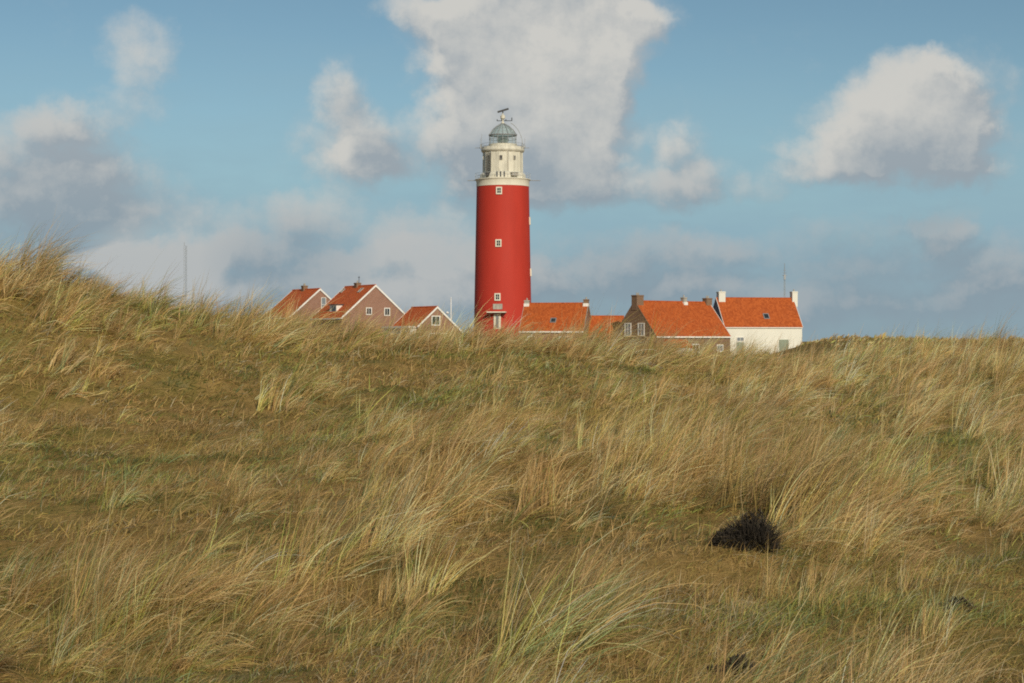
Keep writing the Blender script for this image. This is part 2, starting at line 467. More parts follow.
def make_turf():
    Vs, Qs, Cs = [], [], []; off = 0
    for y0, y1, dens, wid, Lm in ((10.5, 19, 1900, .0045, .125), (19, 32, 950, .0068, .135), (32, 62, 480, .0115, .145)):
        area = 0.62*(y1**2-y0**2)/2 + 8*(y1-y0)
        N = int(area*dens)
        y = np.sqrt(RNG.random(N)*(y1**2-y0**2)+y0**2); x = (RNG.random(N)*2-1)*(.31*y+4)
        dc, _c = smooth_crest(x)
        n1 = fbm(x/.7, y/.7, 60, 3); n2 = fbm(x/1.6, y/1.6, 70, 3); n3 = fbm(x/3.3, y/3.3, 77, 3)
        keep = (RNG.random(N) < np.where(y > dc+5, .3, 1)*(.35+.9*sstep(n1, .36, .62)))
        x, y, n1, n2, n3 = x[keep], y[keep], n1[keep], n2[keep], n3[keep]; N = len(x)
        root = np.stack([x, y, height(x, y)-.01], -1)
        L = Lm*np.clip(RNG.lognormal(0, .45, N), .3, 2.4)*(.6+.9*n1)
        az = RNG.normal(.1, 1.1, N); tilt = RNG.normal(.85, .40, N); bend = RNG.normal(.7, .4, N)
        w = wid*RNG.uniform(.7, 1.6, N)
        pg = np.clip(.24+3.0*(n2-.5), .02, .8); ps = np.clip(.62+2.2*(n3-.5), .15, .92)
        g_ = RNG.random(N) < pg; s_ = RNG.random(N) < ps
        col = np.where(g_[:, None], GREEN[RNG.integers(0, 3, N)], np.where(s_[:, None], BROWN[RNG.integers(0, 4, N)], OLIVE[RNG.integers(0, 3, N)]))
        n4 = fbm(x/1.1, y/1.1, 95, 3); moss = RNG.random(N) < .08+.75*sstep(n4, .54, .66)
        col = np.where(moss[:, None], np.array([[.13, .15, .035], [.10, .125, .045], [.17, .16, .04]])[RNG.integers(0, 3, N)], col)
        L = np.where(moss, L*.6, L)
        pale = (RNG.random(N) < .03+.2*sstep(fbm(x/.9, y/.9, 90, 3), .58, .7))
        col = np.where(pale[:, None], np.array([.40, .34, .21]), col)
        br = RNG.lognormal(0, .2, N)[:, None]
        V, Q, C = blades(root, L, az, tilt, bend, w, col*br*.9, col*br, 3)
        Vs.append(V); Qs.append(Q+off); Cs.append(C); off += len(V)
    V = np.concatenate(Vs); Q = np.concatenate(Qs); C = np.concatenate(Cs)
    print('turf verts', len(V))
    o = mesh_np('short_turf', V, Q, grass_mat('turf_blade', .32), C)
    tag(o, 'short olive and brown turf between the marram tussocks', 'grass', kind='stuff')

make_marram(); make_turf()

# dark low shrubs; the largest also stands in for shade under overhanging grass
def ground_at(px, py):
    """march the view ray to the dune"""
    u = (px-CX)/F; v = (CY-py)/F; y = 11.0
    while y < 60 and height(u*y, y) < v*y: y += .02
    return Vector((u*y, y, float(height(u*y, y))))
def shrub_mat():
    m, nt = newmat('heather_and_shade')
    co = nt.n('ShaderNodeTexCoord').outputs['Object']
    c = nt.mix(nt.noise(co, 9, 4), (.02, .018, .019), (.085, .068, .046))  # near-black twig tone, with the shade of the hollow put into the colour
    finish(nt, c, .85, .15); return m
MSH = shrub_mat()
def shrub(px, py, wx, h, label, seed):
    rg = np.random.default_rng(seed)
    p = ground_at(px, py)
    root = empty('shrub_and_shade', p)
    tag(root, label, 'shrub', 'dark shrubs in the dune grass')
    TV, TQ, LV, LQ = [], [], [], []; ot = ol = 0
    for ox, oy, sc_, hh in ((0, 0, .5, .72), (-.42, -.06, .42, .40), (.25, .06, .42, 1.0), (-.15, -.14, .42, .36), (.02, .12, .42, .95), (-.62, -.02, .3, .28), (.42, -.05, .3, .4)):
        lx, hl = wx*sc_, h*hh
        N = int(2000*lx)+160
        a = rg.random(N)*2*math.pi; r = np.sqrt(rg.random(N))
        bx = p.x+ox*wx+r*np.cos(a)*lx*.5; by = p.y+oy*wx+r*np.sin(a)*lx*.4
        rt = np.stack([bx, by, height(bx, by)-.02], -1) - np.array(p)
        L = hl*(1.1-.5*r**2)*rg.uniform(.5, 1.2, N)
        V, Q, C = blades(rt, L, a+rg.normal(0, .6, N), .15+.5*r, rg.normal(.4, .35, N), .009*rg.uniform(.6, 1.6, N), np.zeros((N, 3)), np.zeros((N, 3)), 3)
        TV.append(V); TQ.append(Q+ot); ot += len(V)
        N = int(3000*lx)+140
        a = rg.random(N)*2*math.pi; r = np.sqrt(rg.random(N)); q = rg.random(N)
        cx = ox*wx+r*np.cos(a)*lx*.5; cy = oy*wx+r*np.sin(a)*lx*.4
        cz = height(p.x+cx, p.y+cy)-p.z + q*hl*(1-.6*r**2)*(.65+.7*fbm(cx*6+seed, cy*6, 5, 2))
        rt = np.stack([cx, cy, cz], -1)
        V, Q, C = blades(rt, .05*rg.uniform(.5, 1.4, N), rg.random(N)*6.28, rg.normal(.8, .5, N), rg.normal(.3, .3, N), .014*rg.uniform(.6, 1.4, N), np.zeros((N, 3)), np.zeros((N, 3)), 2)
        LV.append(V); LQ.append(Q+ol); ol += len(V)
    o = mesh_np('twigs', np.concatenate(TV), np.concatenate(TQ), MSH); o.parent = root
    o = mesh_np('leaves', np.concatenate(LV), np.concatenate(LQ), MSH); o.parent = root
shrub(748, 548, .46, .40, 'large almost black shrub and painted shade in a hollow beside a leaning straw tussock', 1)
shrub(735, 676, .26, .13, 'small dark round shrub low at the bottom edge of the grass', 2)
shrub(955, 613, .30, .09, 'low flat dark shrub beneath grey dead grass on the slope', 3)

# ------------------------------------------------------------------ houses
class House:
    def __init__(s, name, label, cat, C, ang, L, Wm, Wp, zem, zep, zr, wall, roof, group=None, ov=.18, gx=.1, zg=ZG):
        s.ang = ang; s.C = Vector((C[0], C[1], 0)); s.L = L; s.Wm = Wm; s.Wp = Wp
        # local heights are above zg
        s.zg = zg; s.zem = zem-zg; s.zep = zep-zg; s.zr = zr-zg; s.ov = ov; s.gx = gx
        s.root = empty(name, (C[0], C[1], zg), ang)
        tag(s.root, label, cat, group)
        m = MB(); h = L/2
        sec = [(-Wm, -.6), (Wp, -.6), (Wp, s.zep-.1), (0, s.zr-.14), (-Wm, s.zem-.1)]
        A = [m.bm.verts.new((-h, y, z)) for y, z in sec]; B = [m.bm.verts.new((h, y, z)) for y, z in sec]
        m.bm.faces.new(A); m.bm.faces.new(B[::-1])
        for i in range(5):
            j = (i+1) % 5; m.bm.faces.new((A[i], A[j], B[j], B[i]))
        s.wall = m.build('wall', wall, s.root)
        m = MB(); t = .14; e = h+gx
        for sgn, W, ze in ((-1, Wm, s.zem), (1, Wp, s.zep)):
            dy, dz = W, s.zr-ze; ln = math.hypot(dy, dz)
            ey = sgn*(W+ov*dy/ln); ez = ze-ov*dz/ln
            ny, nz = sgn*dz/ln*t, dy/ln*t
            b = [(-e, 0, s.zr-.0), (e, 0, s.zr-.0), (e, ey, ez), (-e, ey, ez)]
            tt = [(-e, 0, s.zr+t*1.25), (e, 0, s.zr+t*1.25), (e, ey+ny, ez+nz), (-e, ey+ny, ez+nz)]
            m.hexa(b, tt)
        s.roof = m.build('roof', roof, s.root)
        m = MB(); k = int(2*e/.4)
        for i in range(k):
            x0 = -e+2*e*i/k
            m.tube((x0, 0, s.zr+t*1.15), (x0+2*e/k+.02, 0, s.zr+t*1.15), .12, 8, .135)
        m.build('ridge_tiles', roof, s.roof)
    def loc(s, P):
        d = Vector(P)-s.C; c, sn = math.cos(-s.ang), math.sin(-s.ang)
        return Vector((d.x*c-d.y*sn, d.x*sn+d.y*c, d.z-s.zg))
    def ldir(s, d):
        c, sn = math.cos(-s.ang), math.sin(-s.ang)
        return Vector((d.x*c-d.y*sn, d.x*sn+d.y*c, d.z))
    def hit(s, px, py, p0, n):
        o = s.loc((0, 0, 0)); d = s.ldir(Vector(((px-CX)/F, 1, (CY-py)/F)))
        t = (Vector(p0)-o).dot(Vector(n))/d.dot(Vector(n))
        return o+d*t
    FACES = {'+X': (Vector((1, 0, 0)), Vector((0, 1, 0))), '-X': (Vector((-1, 0, 0)), Vector((0, -1, 0))),
             '-Y': (Vector((0, -1, 0)), Vector((1, 0, 0))), '+Y': (Vector((0, 1, 0)), Vector((-1, 0, 0)))}
    def fplane(s, face):
        n, u = s.FACES[face]
        return (n*(s.L/2 if 'X' in face else (s.Wm if face == '-Y' else s.Wp)), n, u)
    def framed(s, name, face, px, py, w, h, frame, pane, bars=1, cross=0, fw=.09, glass_name='pane'):
        p0, n, u = s.fplane(face); p = s.hit(px, py, p0, n)
        return s.framed_at(name, p, n, u, Vector((0, 0, 1)), w, h, frame, pane, bars, cross, fw, glass_name)
    def framed_at(s, name, p, n, u, v, w, h, frame, pane, bars=1, cross=0, fw=.09, glass_name='pane'):
        Mx = Matrix((u, v, n)).transposed()
        def L(a, b, c): return p + u*a + v*b + n*c
        m = MB(); d = .10
        m.box(L(-w/2+fw/2, 0, d/2-.01), (fw, h, d), Mx); m.box(L(w/2-fw/2, 0, d/2-.01), (fw, h, d), Mx)
        m.box(L(0, h/2-fw/2, d/2-.013), (w-2*fw, fw, d), Mx); m.box(L(0, -h/2+fw/2, d/2-.013), (w-2*fw, fw, d), Mx)
        for i in range(bars): m.box(L(-w/2+w*(i+1)/(bars+1), 0, d/2-.022), (.06, h-2*fw, d-.02), Mx)
        for i in range(cross): m.box(L(0, -h/2+h*(i+1)/(cross+1), d/2-.026), (w-2*fw, .06, d-.03), Mx)
        fo = m.build(name, frame, s.root)
        m = MB(); m.box(L(0, 0, .018), (w-2*fw+.02, h-2*fw+.02, .03), Mx)
        m.build(glass_name, pane, fo)
        return fo
    def skylight(s, side, px, py, w, h, frame=None, pane=None):
        sgn = -1 if side == '-Y' else 1
        W, ze = (s.Wm, s.zem) if sgn < 0 else (s.Wp, s.zep)
        dy, dz = W, s.zr-ze; ln = math.hypot(dy, dz)
        n = Vector((0, sgn*dz/ln, dy/ln)); v = Vector((0, -sgn*dy/ln, dz/ln)); u = v.cross(n)
        p = s.hit(px, py, Vector((0, 0, s.zr))+n*.15, n)
        return s.framed_at('skylight', p, n, u, v, w, h, frame or M['grey'], pane or M['glass'], 0, 0, .12)
    def ridge_x(s, px):
        return s.hit(px, 0, (0, 0, 0), (0, 1, 0)).x
    def chimney(s, px, w, d, ztop_py, mat, y=0.0, cap=None, base=None, pots=1, D=310, label=None):
        x = s.hit(px, 300, (0, y, 0), (0, 1, 0)).x
        z1 = (CY-ztop_py)*D/F - s.zg; z0 = s.zr-1.3
        m = MB(); m.box((x, y, (z0+z1)/2), (w, d, z1-z0)); m.box((x, y, z1-.12), (w+.12, d+.12, .16))
        ch = m.build('chimney', mat, s.roof, bevel=.015)
        if label: ch['label'] = label
        if base is not None:
            m = MB(); m.box((x, y, s.zr-.12), (w+.08, d+.35, .5)); m.build('flashing', base, ch)
        m = MB()
        for i in range(pots):
            xx = x + (i-(pots-1)/2)*.35
            m.tube((xx, y, z1-.05), (xx, y, z1+.38), .13, 10, .10)
        if cap == 'slab':
            m.box((x, y, z1+.42), (w, d, .08))
        m.build('chimney_pot', M['dark'] if cap == 'dark' else M['brickB'], ch) if False else None
        m2 = m; 
        m2.build('chimney_pot', M['stone'], ch)
        return ch
    def barge(s, end, mat, w=.26, t=.07, both=True, name='bargeboard'):
        """white boards along the two rakes of a gable"""
        sg = 1 if end == '+X' else -1
        for sgn, W, ze in ((-1, s.Wm, s.zem), (1, s.Wp, s.zep)):
            dy, dz = W, s.zr-ze; ln = math.hypot(dy, dz)
            ny, nz = sgn*dz/ln, dy/ln
            x0 = sg*(s.L/2+s.gx+.003); x1 = x0+sg*t
            ey = sgn*(W+s.ov*dy/ln); ez = ze-s.ov*dz/ln
            top = .17; bot = top-w
            def P(x, y, z, o): return (x, y+ny*o, z+nz*o)
            b = [P(x0, sgn*.001, s.zr, bot), P(x0, ey, ez, bot), P(x0, ey, ez, top), P(x0, sgn*.001, s.zr, top)]
            tt = [P(x1, sgn*.001, s.zr, bot), P(x1, ey, ez, bot), P(x1, ey, ez, top), P(x1, sgn*.001, s.zr, top)]
            # meet the other board at the apex
            b[0] = (x0, sgn*.001, s.zr+bot/nz); b[3] = (x0, sgn*.001, s.zr+top/nz)
            tt[0] = (x1, sgn*.001, s.zr+bot/nz); tt[3] = (x1, sgn*.001, s.zr+top/nz)
            m = MB(); m.hexa(b, tt); m.build(name, mat, s.roof)
    def fascia(s, side, mat, h=.22, name='gutter'):
        sgn = -1 if side == '-Y' else 1
        W, ze = (s.Wm, s.zem) if sgn < 0 else (s.Wp, s.zep)
        dy, dz = W, s.zr-ze; ln = math.hypot(dy, dz)
        ey = sgn*(W+s.ov*dy/ln+.10); ez = ze-s.ov*dz/ln
        m = MB(); m.box((0, ey, ez+.0), (s.L+2*s.gx-.02, .14, h)); m.build(name, mat, s.roof, bevel=.02)
    def box_part(s, name, c, size, mat, parent=None, bevel=0.0):
        m = MB(); m.box(c, size); return m.build(name, mat, parent or s.root, bevel=bevel)

def from_gable(apx, apy, D, th, L, Wm, Wp, dzm, dzp, **kw):
    """+X gable faces right and towards the camera by th; its apex sits at the photo point"""
    a = at(apx, apy, D); g = Vector((math.sin(th), -math.cos(th), 0))
    C = a - g*(L/2); return dict(C=(C.x, C.y), ang=math.atan2(g.y, g.x), L=L, Wm=Wm, Wp=Wp, zem=a.z-dzm, zep=a.z-dzp, zr=a.z, **kw)
def from_eave(epx, epy, D, ph, L, W, dz, **kw):
    """front (-Y) eave's left end sits at the photo point; the ridge runs to the right at ph to the picture"""
    e = at(epx, epy, D); r = Vector((math.cos(ph), math.sin(ph), 0)); n = Vector((math.sin(ph), -math.cos(ph), 0))
    C = e + r*(L/2) - n*W
    return dict(C=(C.x, C.y), ang=ph, L=L, Wm=W, Wp=W, zem=e.z, zep=e.z, zr=e.z+dz, **kw)

PX = 310/F      # metres per photo pixel at the village
TH = R(30)
# A: leftmost house, half hidden by the dune
A = House('brick_house', 'brown brick house half hidden by the dune slope, leftmost of the orange roofs', 'house',
          **from_gable(319.9, 289.6, 324, TH, 11.4, 5.6, 5.6, 4.75, 4.75, wall=M['brickA'], roof=M['tileB']))
A.barge('+X', M['trim']); A.barge('-X', M['trim']); A.fascia('-Y', M['trim'])
A.chimney(304.5, .95, .8, 285.5, M['brickB'], D=329, pots=2)
A.framed('window', '+X', 323.5, 304.5, .9, 2.4, M['trim'], M['pane_lit'], 0, 1)
# B: big gable
B = House('brick_house', 'large red brown brick house with two small square windows high in its gable', 'house',
          **from_gable(375.4, 286, 310, TH, 11.5, 6.0, 6.0, 5.2, 5.2, wall=M['brickA'], roof=M['tileB']))
B.barge('+X', M['trim']); B.barge('-X', M['trim']); B.fascia('-Y', M['trim'])
B.chimney(357.5, 1.0, .8, 282.6, M['brickB'], D=315, pots=1)
B.framed('window', '+X', 368.8, 311.2, 1.05, 1.2, M['trim'], M['glass'], 1, 0, .13)
B.framed('window', '+X', 387, 311.8, 1.05, 1.3, M['trim'], M['glass'], 1, 0, .13)
B.skylight('-Y', 342.5, 290.8, .8, 1.0, M['stone'], M['pane_lit']); B.skylight('-Y', 360.5, 290.3, .9, 1.1, M['stone'], M['pane_lit'])
# dormer low on its left slope
p = B.hit(337.5, 308.5, (0, 0, B.zr), (0, -(B.zr-B.zem), B.Wm))
q = B.box_part('dormer', (p.x, p.y+.2, p.z-.1), (2.6, 2.0, 1.3), M['trim'])
B.box_part('dormer_roof', (p.x, p.y+.15, p.z+.62), (3.0, 2.4, .14), M['dark'], q)
B.box_part('pane', (p.x+.3, p.y-.81, p.z-.05), (1.5, .04, .75), M['glass'], q)
# aerial on B's chimney
# C: small gable in front
Cc = House('brick_house', 'smallest brick gable house with one white framed window, just left of the lighthouse', 'house',
           **from_gable(437.1, 307.6, 300, TH, 8.7, 3.35, 4.5, 2.95, 3.95, wall=M['brickA'], roof=M['tileB']))
Cc.barge('+X', M['trim']); Cc.barge('-X', M['trim'], .16); Cc.fascia('+Y', M['trim'], .2, 'fascia')
Cc.framed('window', '+X', 435.7, 320.6, 1.55, 1.55, M['trim'], M['glass'], 1, 0, .15)
Cc.framed('window', '+X', 437.5, 337.6, 3.3, 1.5, M['trim'], M['glass'], 2, 0, .15)
n_, u_ = Cc.FACES['-Y']; p_ = Cc.hit(403.5, 332.5, n_*(Cc.Wm+1.225), n_)
Cc.framed_at('window', p_, n_, u_, Vector((0, 0, 1)), 2.0, 1.5, M['trim'], M['glass'], 1, 0, .15)
hz = Cc.zem-.12
Cc.box_part('side_porch', (-.9, -Cc.Wm-.62, hz/2-.05), (Cc.L+.6, 1.2, hz), M['limewash'])
Cc.box_part('porch_roof', (-.9, -Cc.Wm-.66, hz+.02), (Cc.L+1.0, 1.5, .30), M['trim'])
# D: long roof right of the tower
D_ = House('brick_house', 'low brick house with one dark skylight standing against the lighthouse foot', 'house',
           **from_eave(519.6, 331.2, 308, R(-12), 10.4, 4.4, 4.4, wall=M['brickA'], roof=M['tileA'], gx=.06))
D_.fascia('-Y', M['trim'], .26); D_.barge('+X', M['stone'], .2); D_.barge('-X', M['stone'], .2)
D_.chimney(527, .8, .7, 300.2, M['stone'], D=312, base=M['trim'], pots=1)
D_.chimney(586.2, .8, .75, 299.5, M['brickB'], D=312, base=M['trim'], pots=1)
D_.skylight('-Y', 553.3, 320.4, .95, 1.05)
D_.framed('window', '-Y', 532, 340.5, 1.6, 1.5, M['trim'], M['pane_lit'], 1, 0, .15)
D_.framed('window', '-Y', 563.5, 341, 1.6, 1.5, M['trim'], M['glass'], 1, 0, .15)
# E: low linking building behind
E = House('outbuilding', 'low plain orange roofed outbuilding between two brick houses', 'outbuilding',
          **from_eave(587, 342.5, 309, R(9), 6.8, 3.5, 4.15, wall=M['brickB'], roof=M['tileA'], gx=.05))
E.fascia('-Y', M['trim'])
# F: big brown brick house with gable to the left
Ff = House('brick_house', 'wide brown brick house with a chimney on its shaded left gable', 'house',
           **from_eave(655.7, 336.2, 300, R(40), 16.9, 4.8, 5.45, wall=M['brickB'], roof=M['tileA'], gx=-.02))
Ff.fascia('-Y', M['trim'], .24); Ff.barge('-X', M['brickB'], .24, .05, name='verge')
Ff.barge('+X', M['trim'], .2)
Ff.chimney(637.6, 1.5, 1.25, 295.2, M['brickB'], D=305, base=None, pots=2, label='broad brown brick chimney')
Ff.chimney(683.8, .75, .7, 297.3, M['stone'], D=311, base=M['trim'], pots=1)
Ff.chimney(707.3, 1.3, .95, 298, M['brickB'], D=314, base=None, pots=2)
Ff.framed('window', '-X', 628, 329.5, 1.5, 2.1, M['trim'], M['pane_lit'], 1, 1, .16)
Ff.framed('window', '-X', 641.3, 329.5, 1.5, 2.1, M['trim'], M['pane_lit'], 1, 1, .16)
Ff.framed('window', '-Y', 695.5, 348.2, 1.7, 1.4, M['trim'], M['glass'], 1, 0, .16)
Ff.framed('window', '-Y', 719.8, 348.2, 1.5, 1.2, M['trim'], M['pane_lit'], 1, 0, .16)
# small tiled lean-to porch on its front wall
pA = Ff.hit(662, 340.5, *Ff.fplane('-Y')[:2]); pB = Ff.hit(689, 340.5, *Ff.fplane('-Y')[:2])
yf = -Ff.Wm; zt = Ff.zem-.5
m = MB(); m.hexa([(pA.x, yf, zt-1.0), (pB.x, yf, zt-1.0), (pB.x-.9, yf-1.9, zt-1.35), (pA.x+.9, yf-1.9, zt-1.35)],
                 [(pA.x+.6, yf-.005, zt), (pB.x-.6, yf-.005, zt), (pB.x-.9, yf-1.9, zt-1.2), (pA.x+.9, yf-1.9, zt-1.2)])
po = m.build('porch_roof', M['tileA'], Ff.root)
m = MB(); m.box(((pA.x+pB.x)/2, yf-.95, (zt-1.3)/2-.1), (pB.x-pA.x-2.2, 1.7, zt-1.3)); m.build('porch', M['trim'], Ff.root)
# G: white house
G = House('white_house', 'white rendered cottage with orange roof and two white chimneys, rightmost building', 'house',
          **from_eave(724.8, 327.0, 316, R(12), 13.5, 4.4, 4.75, wall=M['limewash'], roof=M['tileA'], gx=.06, ov=.12))
G.barge('-X', M['trim'], .2); G.barge('+X', M['trim'], .2)
# tarred left gable
m = MB(); h = -G.L/2-.03
A_ = [(h, -G.Wm, -.5), (h, G.Wp, -.5), (h, G.Wp, G.zep-.12), (h, 0, G.zr-.16), (h, -G.Wm, G.zem-.12)]
m.hexa  # noqa
va = [m.bm.verts.new(p) for p in A_]; vb = [m.bm.verts.new((p[0]+.027, p[1], p[2])) for p in A_]
m.bm.faces.new(va); m.bm.faces.new(vb[::-1])
for i in range(5): m.bm.faces.new((va[i], va[(i+1) % 5], vb[(i+1) % 5], vb[i]))
gw = m.build('gable_cladding', M['tar'], G.root); gw['label'] = 'dark tarred left gable'
G.chimney(721, 1.15, 1.3, 291.5, M['limewash'], D=320, pots=1); G.chimney(793.8, .95, 1.2, 291.5, M['limewash'], D=323, pots=1)
G.skylight('-Y', 766.2, 316.3, 1.0, 1.2)
G.framed('window', '-Y', 740.2, 339.2, 1.3, .75, M['trim'], M['pane_lit'], 1, 0, .1)
G.box_part('gutter', (0, -G.Wm-.16, G.zem-.1), (G.L, .12, .14), M['trim'], G.roof)
def panel(hs, name, face, px, py, w, h, mat):
    p0, n, u = hs.fplane(face); p = hs.hit(px, py, p0, n)
    m = MB(); Mx = Matrix((u, Vector((0, 0, 1)), n)).transposed(); m.box(p+n*.03, (w, h, .07), Mx)
    for k in (-1, 0, 1): m.box(p+n*.07+u*(k*w*.3), (.05, h*.94, .03), Mx)
    return m.build(name, mat, hs.root)
panel(G, 'door', '-Y', 740.2, 348.5, 1.3, 2.1, M['shutter'])
panel(G, 'shutter', '-Y', 783.8, 346.8, 1.65, 2.4, M['shutter'])

# ------------------------------------------------------------------ lighthouse
DT = 338.0; K = DT/F
tc = at(502.8, CY, DT)
def zz(py):
    # the wall nearest the camera stands a radius closer than the axis
    r = 4.4 if py >= 172 else 3.3 if py >= 145 else 1.2 if py > 130 else .3
    return (CY-py)*K*(1-r/DT) - ZG
LH = empty('lighthouse', (tc.x, tc.y, ZG))
tag(LH, 'tall red round lighthouse with a white watch room and glass lantern', 'lighthouse')
rb, rt = 28.9*K, 26.2*K; zb_, zt_ = zz(330), zz(184.8)
def rad(z): return rb + (rt-rb)*(z-zb_)/(zt_-zb_)
m = MB(); m.lathe([(rad(-.5), -.5)]+[(rad(z), z) for z in np.linspace(0, zt_, 22)], 96); shaft = m.build('tower_shaft', M['red'], LH, True)
m = MB(); m.lathe([(rt+.05, zt_-.01), (rt+.05, zz(180.2)), (rt+.12, zz(179.4)), (rt+.16, zz(178.6)), (rt+.3, zz(178.2)), (rt+.3, zz(177.5))], 96)
m.build('white_collar', M['cream'], LH, True)
def railing(name, r, z, h, n, mat, rad_=.03, rails=2):
    m = MB()
    for i in range(n):
        a = i*2*math.pi/n; m.tube((r*math.cos(a), r*math.sin(a), z), (r*math.cos(a), r*math.sin(a), z+h), rad_, 5)
    for k in range(rails): m.ring(r, z+h*(k+1)/rails, rad_, n*2, 5)
    return m.build(name, mat, LH)
railing('gallery_railing', rt+.24, zz(177.4), 1.0, 28, M['pale'], .02)
# outriggers on the gallery (thin horizontal booms)
for a_, b_ in ((rt+.3, rt+2.0), (-rt-.3, -rt-1.6)):
    m = MB(); m.tube((a_, 0, zz(178.4)), (b_, 0, zz(178.4)), .07); m.build('boom', M['grey'], LH)
# watch room: sixteen-sided white tower
r2 = 20.3*K; n16 = 16; a16 = math.pi/16
m = MB(); m.lathe([(r2+.55, zz(177.5)), (r2+.5, zz(173)), (r2+.12, zz(171.8)), (r2, zz(171)), (r2-.06, zz(151.5)), (r2+.02, zz(150.6))], n16, a16); wr = m.build('watch_room', M['dingy'], LH)
m = MB()
for i in range(n16):
    a = a16+i*2*math.pi/n16
    m.tube((r2*1.0*math.cos(a), r2*math.sin(a), zz(171)), ((r2-.05)*math.cos(a), (r2-.05)*math.sin(a), zz(151)), .055, 6)
m.build('corner_ribs', M['dingy'], wr)
m = MB(); m.lathe([(r2+.03, zz(150.8)), (r2+.18, zz(149.8)), (r2+.24, zz(149.2)), (r2+.24, zz(148.2)), (r2+.18, zz(147.4)), (r2+.15, zz(145.6)), (r2-.4, zz(145.4))], 64)
m.build('upper_gallery', M['dingy'], LH, True)
railing('upper_railing', r2+.18, zz(148.0), 1.0, 26, M['grey'], .022)
def radial(px, z, off=0.0, r=None):
    """point on the round wall facing the camera at photo column px"""
    rr = (r if r else rad(z))
    s = max(-.999, min(.999, (px-502.8)*K/rr)); a = math.asin(s)
    n = Vector((math.sin(a), -math.cos(a), 0)); return n*(rr+off)+Vector((0, 0, z)), n, Vector((math.cos(a), math.sin(a), 0))
def tower_window(px, py, w, h, fr, gl, r=None, fw=.17, name='window', ang=None, cross=1):
    z = zz(py); p, n, u = radial(px, z, 0, r)
    if ang is not None:
        n = Vector((math.sin(ang), -math.cos(ang), 0)); u = Vector((math.cos(ang), math.sin(ang), 0)); p = n*(r or rad(z))+Vector((0, 0, z))
    v = Vector((0, 0, 1)); Mx = Matrix((u, v, n)).transposed()
    m = MB(); d = .3
    for sx in (-1, 1): m.box(p+u*sx*(w/2-fw/2)+n*.0, (fw, h, d), Mx)
    m.box(p+v*(h/2-fw/2), (w-2*fw, fw, d-.01), Mx); m.box(p-v*(h/2-fw/2), (w-2*fw, fw, d+.1), Mx)
    if cross:
        m.box(p+n*.02, (.06, h-2*fw, .16), Mx); m.box(p+n*.02, (w-2*fw, .06, .15), Mx)
    fo = m.build(name, fr, LH)
    m = MB(); m.box(p-n*.0, (w-2*fw, h-2*fw, .12), Mx); m.build('pane', gl, fo)
    return fo
for px, py in ((499.3, 190.6), (498.7, 243.2), (497.8, 297)): tower_window(px, py, 1.05, 1.3, M['cream'], M['glass'], fw=.2)
for py in (219.5, 271.5): tower_window(0, py, 1.05, 1.35, M['cream'], M['glass'], ang=R(86), fw=.2)
# plaque, canopy and door at the foot
def rbox(name, px, py, w, h, d, mat, off=0.0, parent=None, bevel=0.0):
    z = zz(py); p, n, u = radial(px, z, off); Mx = Matrix((u, Vector((0, 0, 1)), n)).transposed()
    m = MB(); m.box(p, (w, h, d), Mx); return m.build(name, mat, parent or LH, bevel=bevel)
rbox('plaque', 498, 306.6, 1.65, .95, .12, M['stone'], .02)
cn = rbox('door_canopy', 497.4, 312.2, 3.3, .2, 1.3, M['cream'], .55)
dr = rbox('door', 497.6, 321.5, 1.25, 2.6, .16, M['cream'], .03)
rbox('door_panel', 497.6, 321.8, .5, 2.1, .1, M['pane_lit'], .09, dr)
for sx in (-1.25, 1.25):
    p, n, u = radial(497.4, zz(312.2)); m = MB(); m.tube(p+n*1.05+u*sx-Vector((0, 0, .08)), p+n*.05+u*sx-Vector((0, 0, .9)), .05)
    m.build('bracket', M['dark'], cn)
# chimney stub behind is part of house D; watch-room openings
for px, py, w, h in ((501.2, 157.3, .5, .75), (514.2, 157.3, .42, .7)):
    tower_window(px, py, w, h, M['stone'], M['dark'], r2*.985, .07, cross=0)
for px in (497.2, 500.8, 504.4):
    z = zz(173.6); p, n, u = radial(px, z, .03, r2+.47); Mx = Matrix((u, Vector((0, 0, 1)), n)).transposed()
    m = MB(); m.box(p, (.22, .95, .1), Mx); m.build('slot_window', M['dark'], wr)
z = zz(174.0); p, n, u = radial(513.7, z, .25, r2+.45); Mx = Matrix((u, Vector((0, 0, 1)), n)).transposed()
m = MB(); m.box(p, (1.2, .5, .6), Mx); m.box(p+Vector((0, 0, .3)), (1.35, .08, .75), Mx); m.build('equipment_box', M['stone'], LH)
# drainpipe, left lattice antenna bay
z0, z1 = zz(171), zz(151); p0, n, u = radial(508, z0, .08, r2); p1, _, _ = radial(508, z1, .08, r2-.06)
m = MB(); m.tube(p0, p1, .06); m.build('downpipe', M['stone'], LH)
m = MB()
for px in (487.8, 491.4):
    a_, n, u = radial(px, zz(175), .28, r2); b_, _, _ = radial(px, zz(152.5), .28, r2); m.tube(a_, b_, .06)
pa, n, u = radial(487.8, 0, .28, r2); pb, _, _ = radial(491.4, 0, .28, r2)
for k in range(14):
    z = zz(174.5)+(zz(153)-zz(174.5))*k/13; z2 = zz(174.5)+(zz(153)-zz(174.5))*min(13, k+1)/13
    m.tube(pa+Vector((0, 0, z)), pb+Vector((0, 0, z)), .04, 5); 
    if k < 13: m.tube(pa+Vector((0, 0, z)), pb+Vector((0, 0, z2)), .035, 5)
m.build('antenna_rack', M['dark'], LH)
z = zz(173.5); p, n, u = radial(488.6, z, .3, r2+.3); m = MB(); m.lathe([(.12, -.5), (.5, 0), (.5, .25)], 10)
for v_ in m.bm.verts: v_.co += p
m.build('bracket_cup', M['dark'], LH)
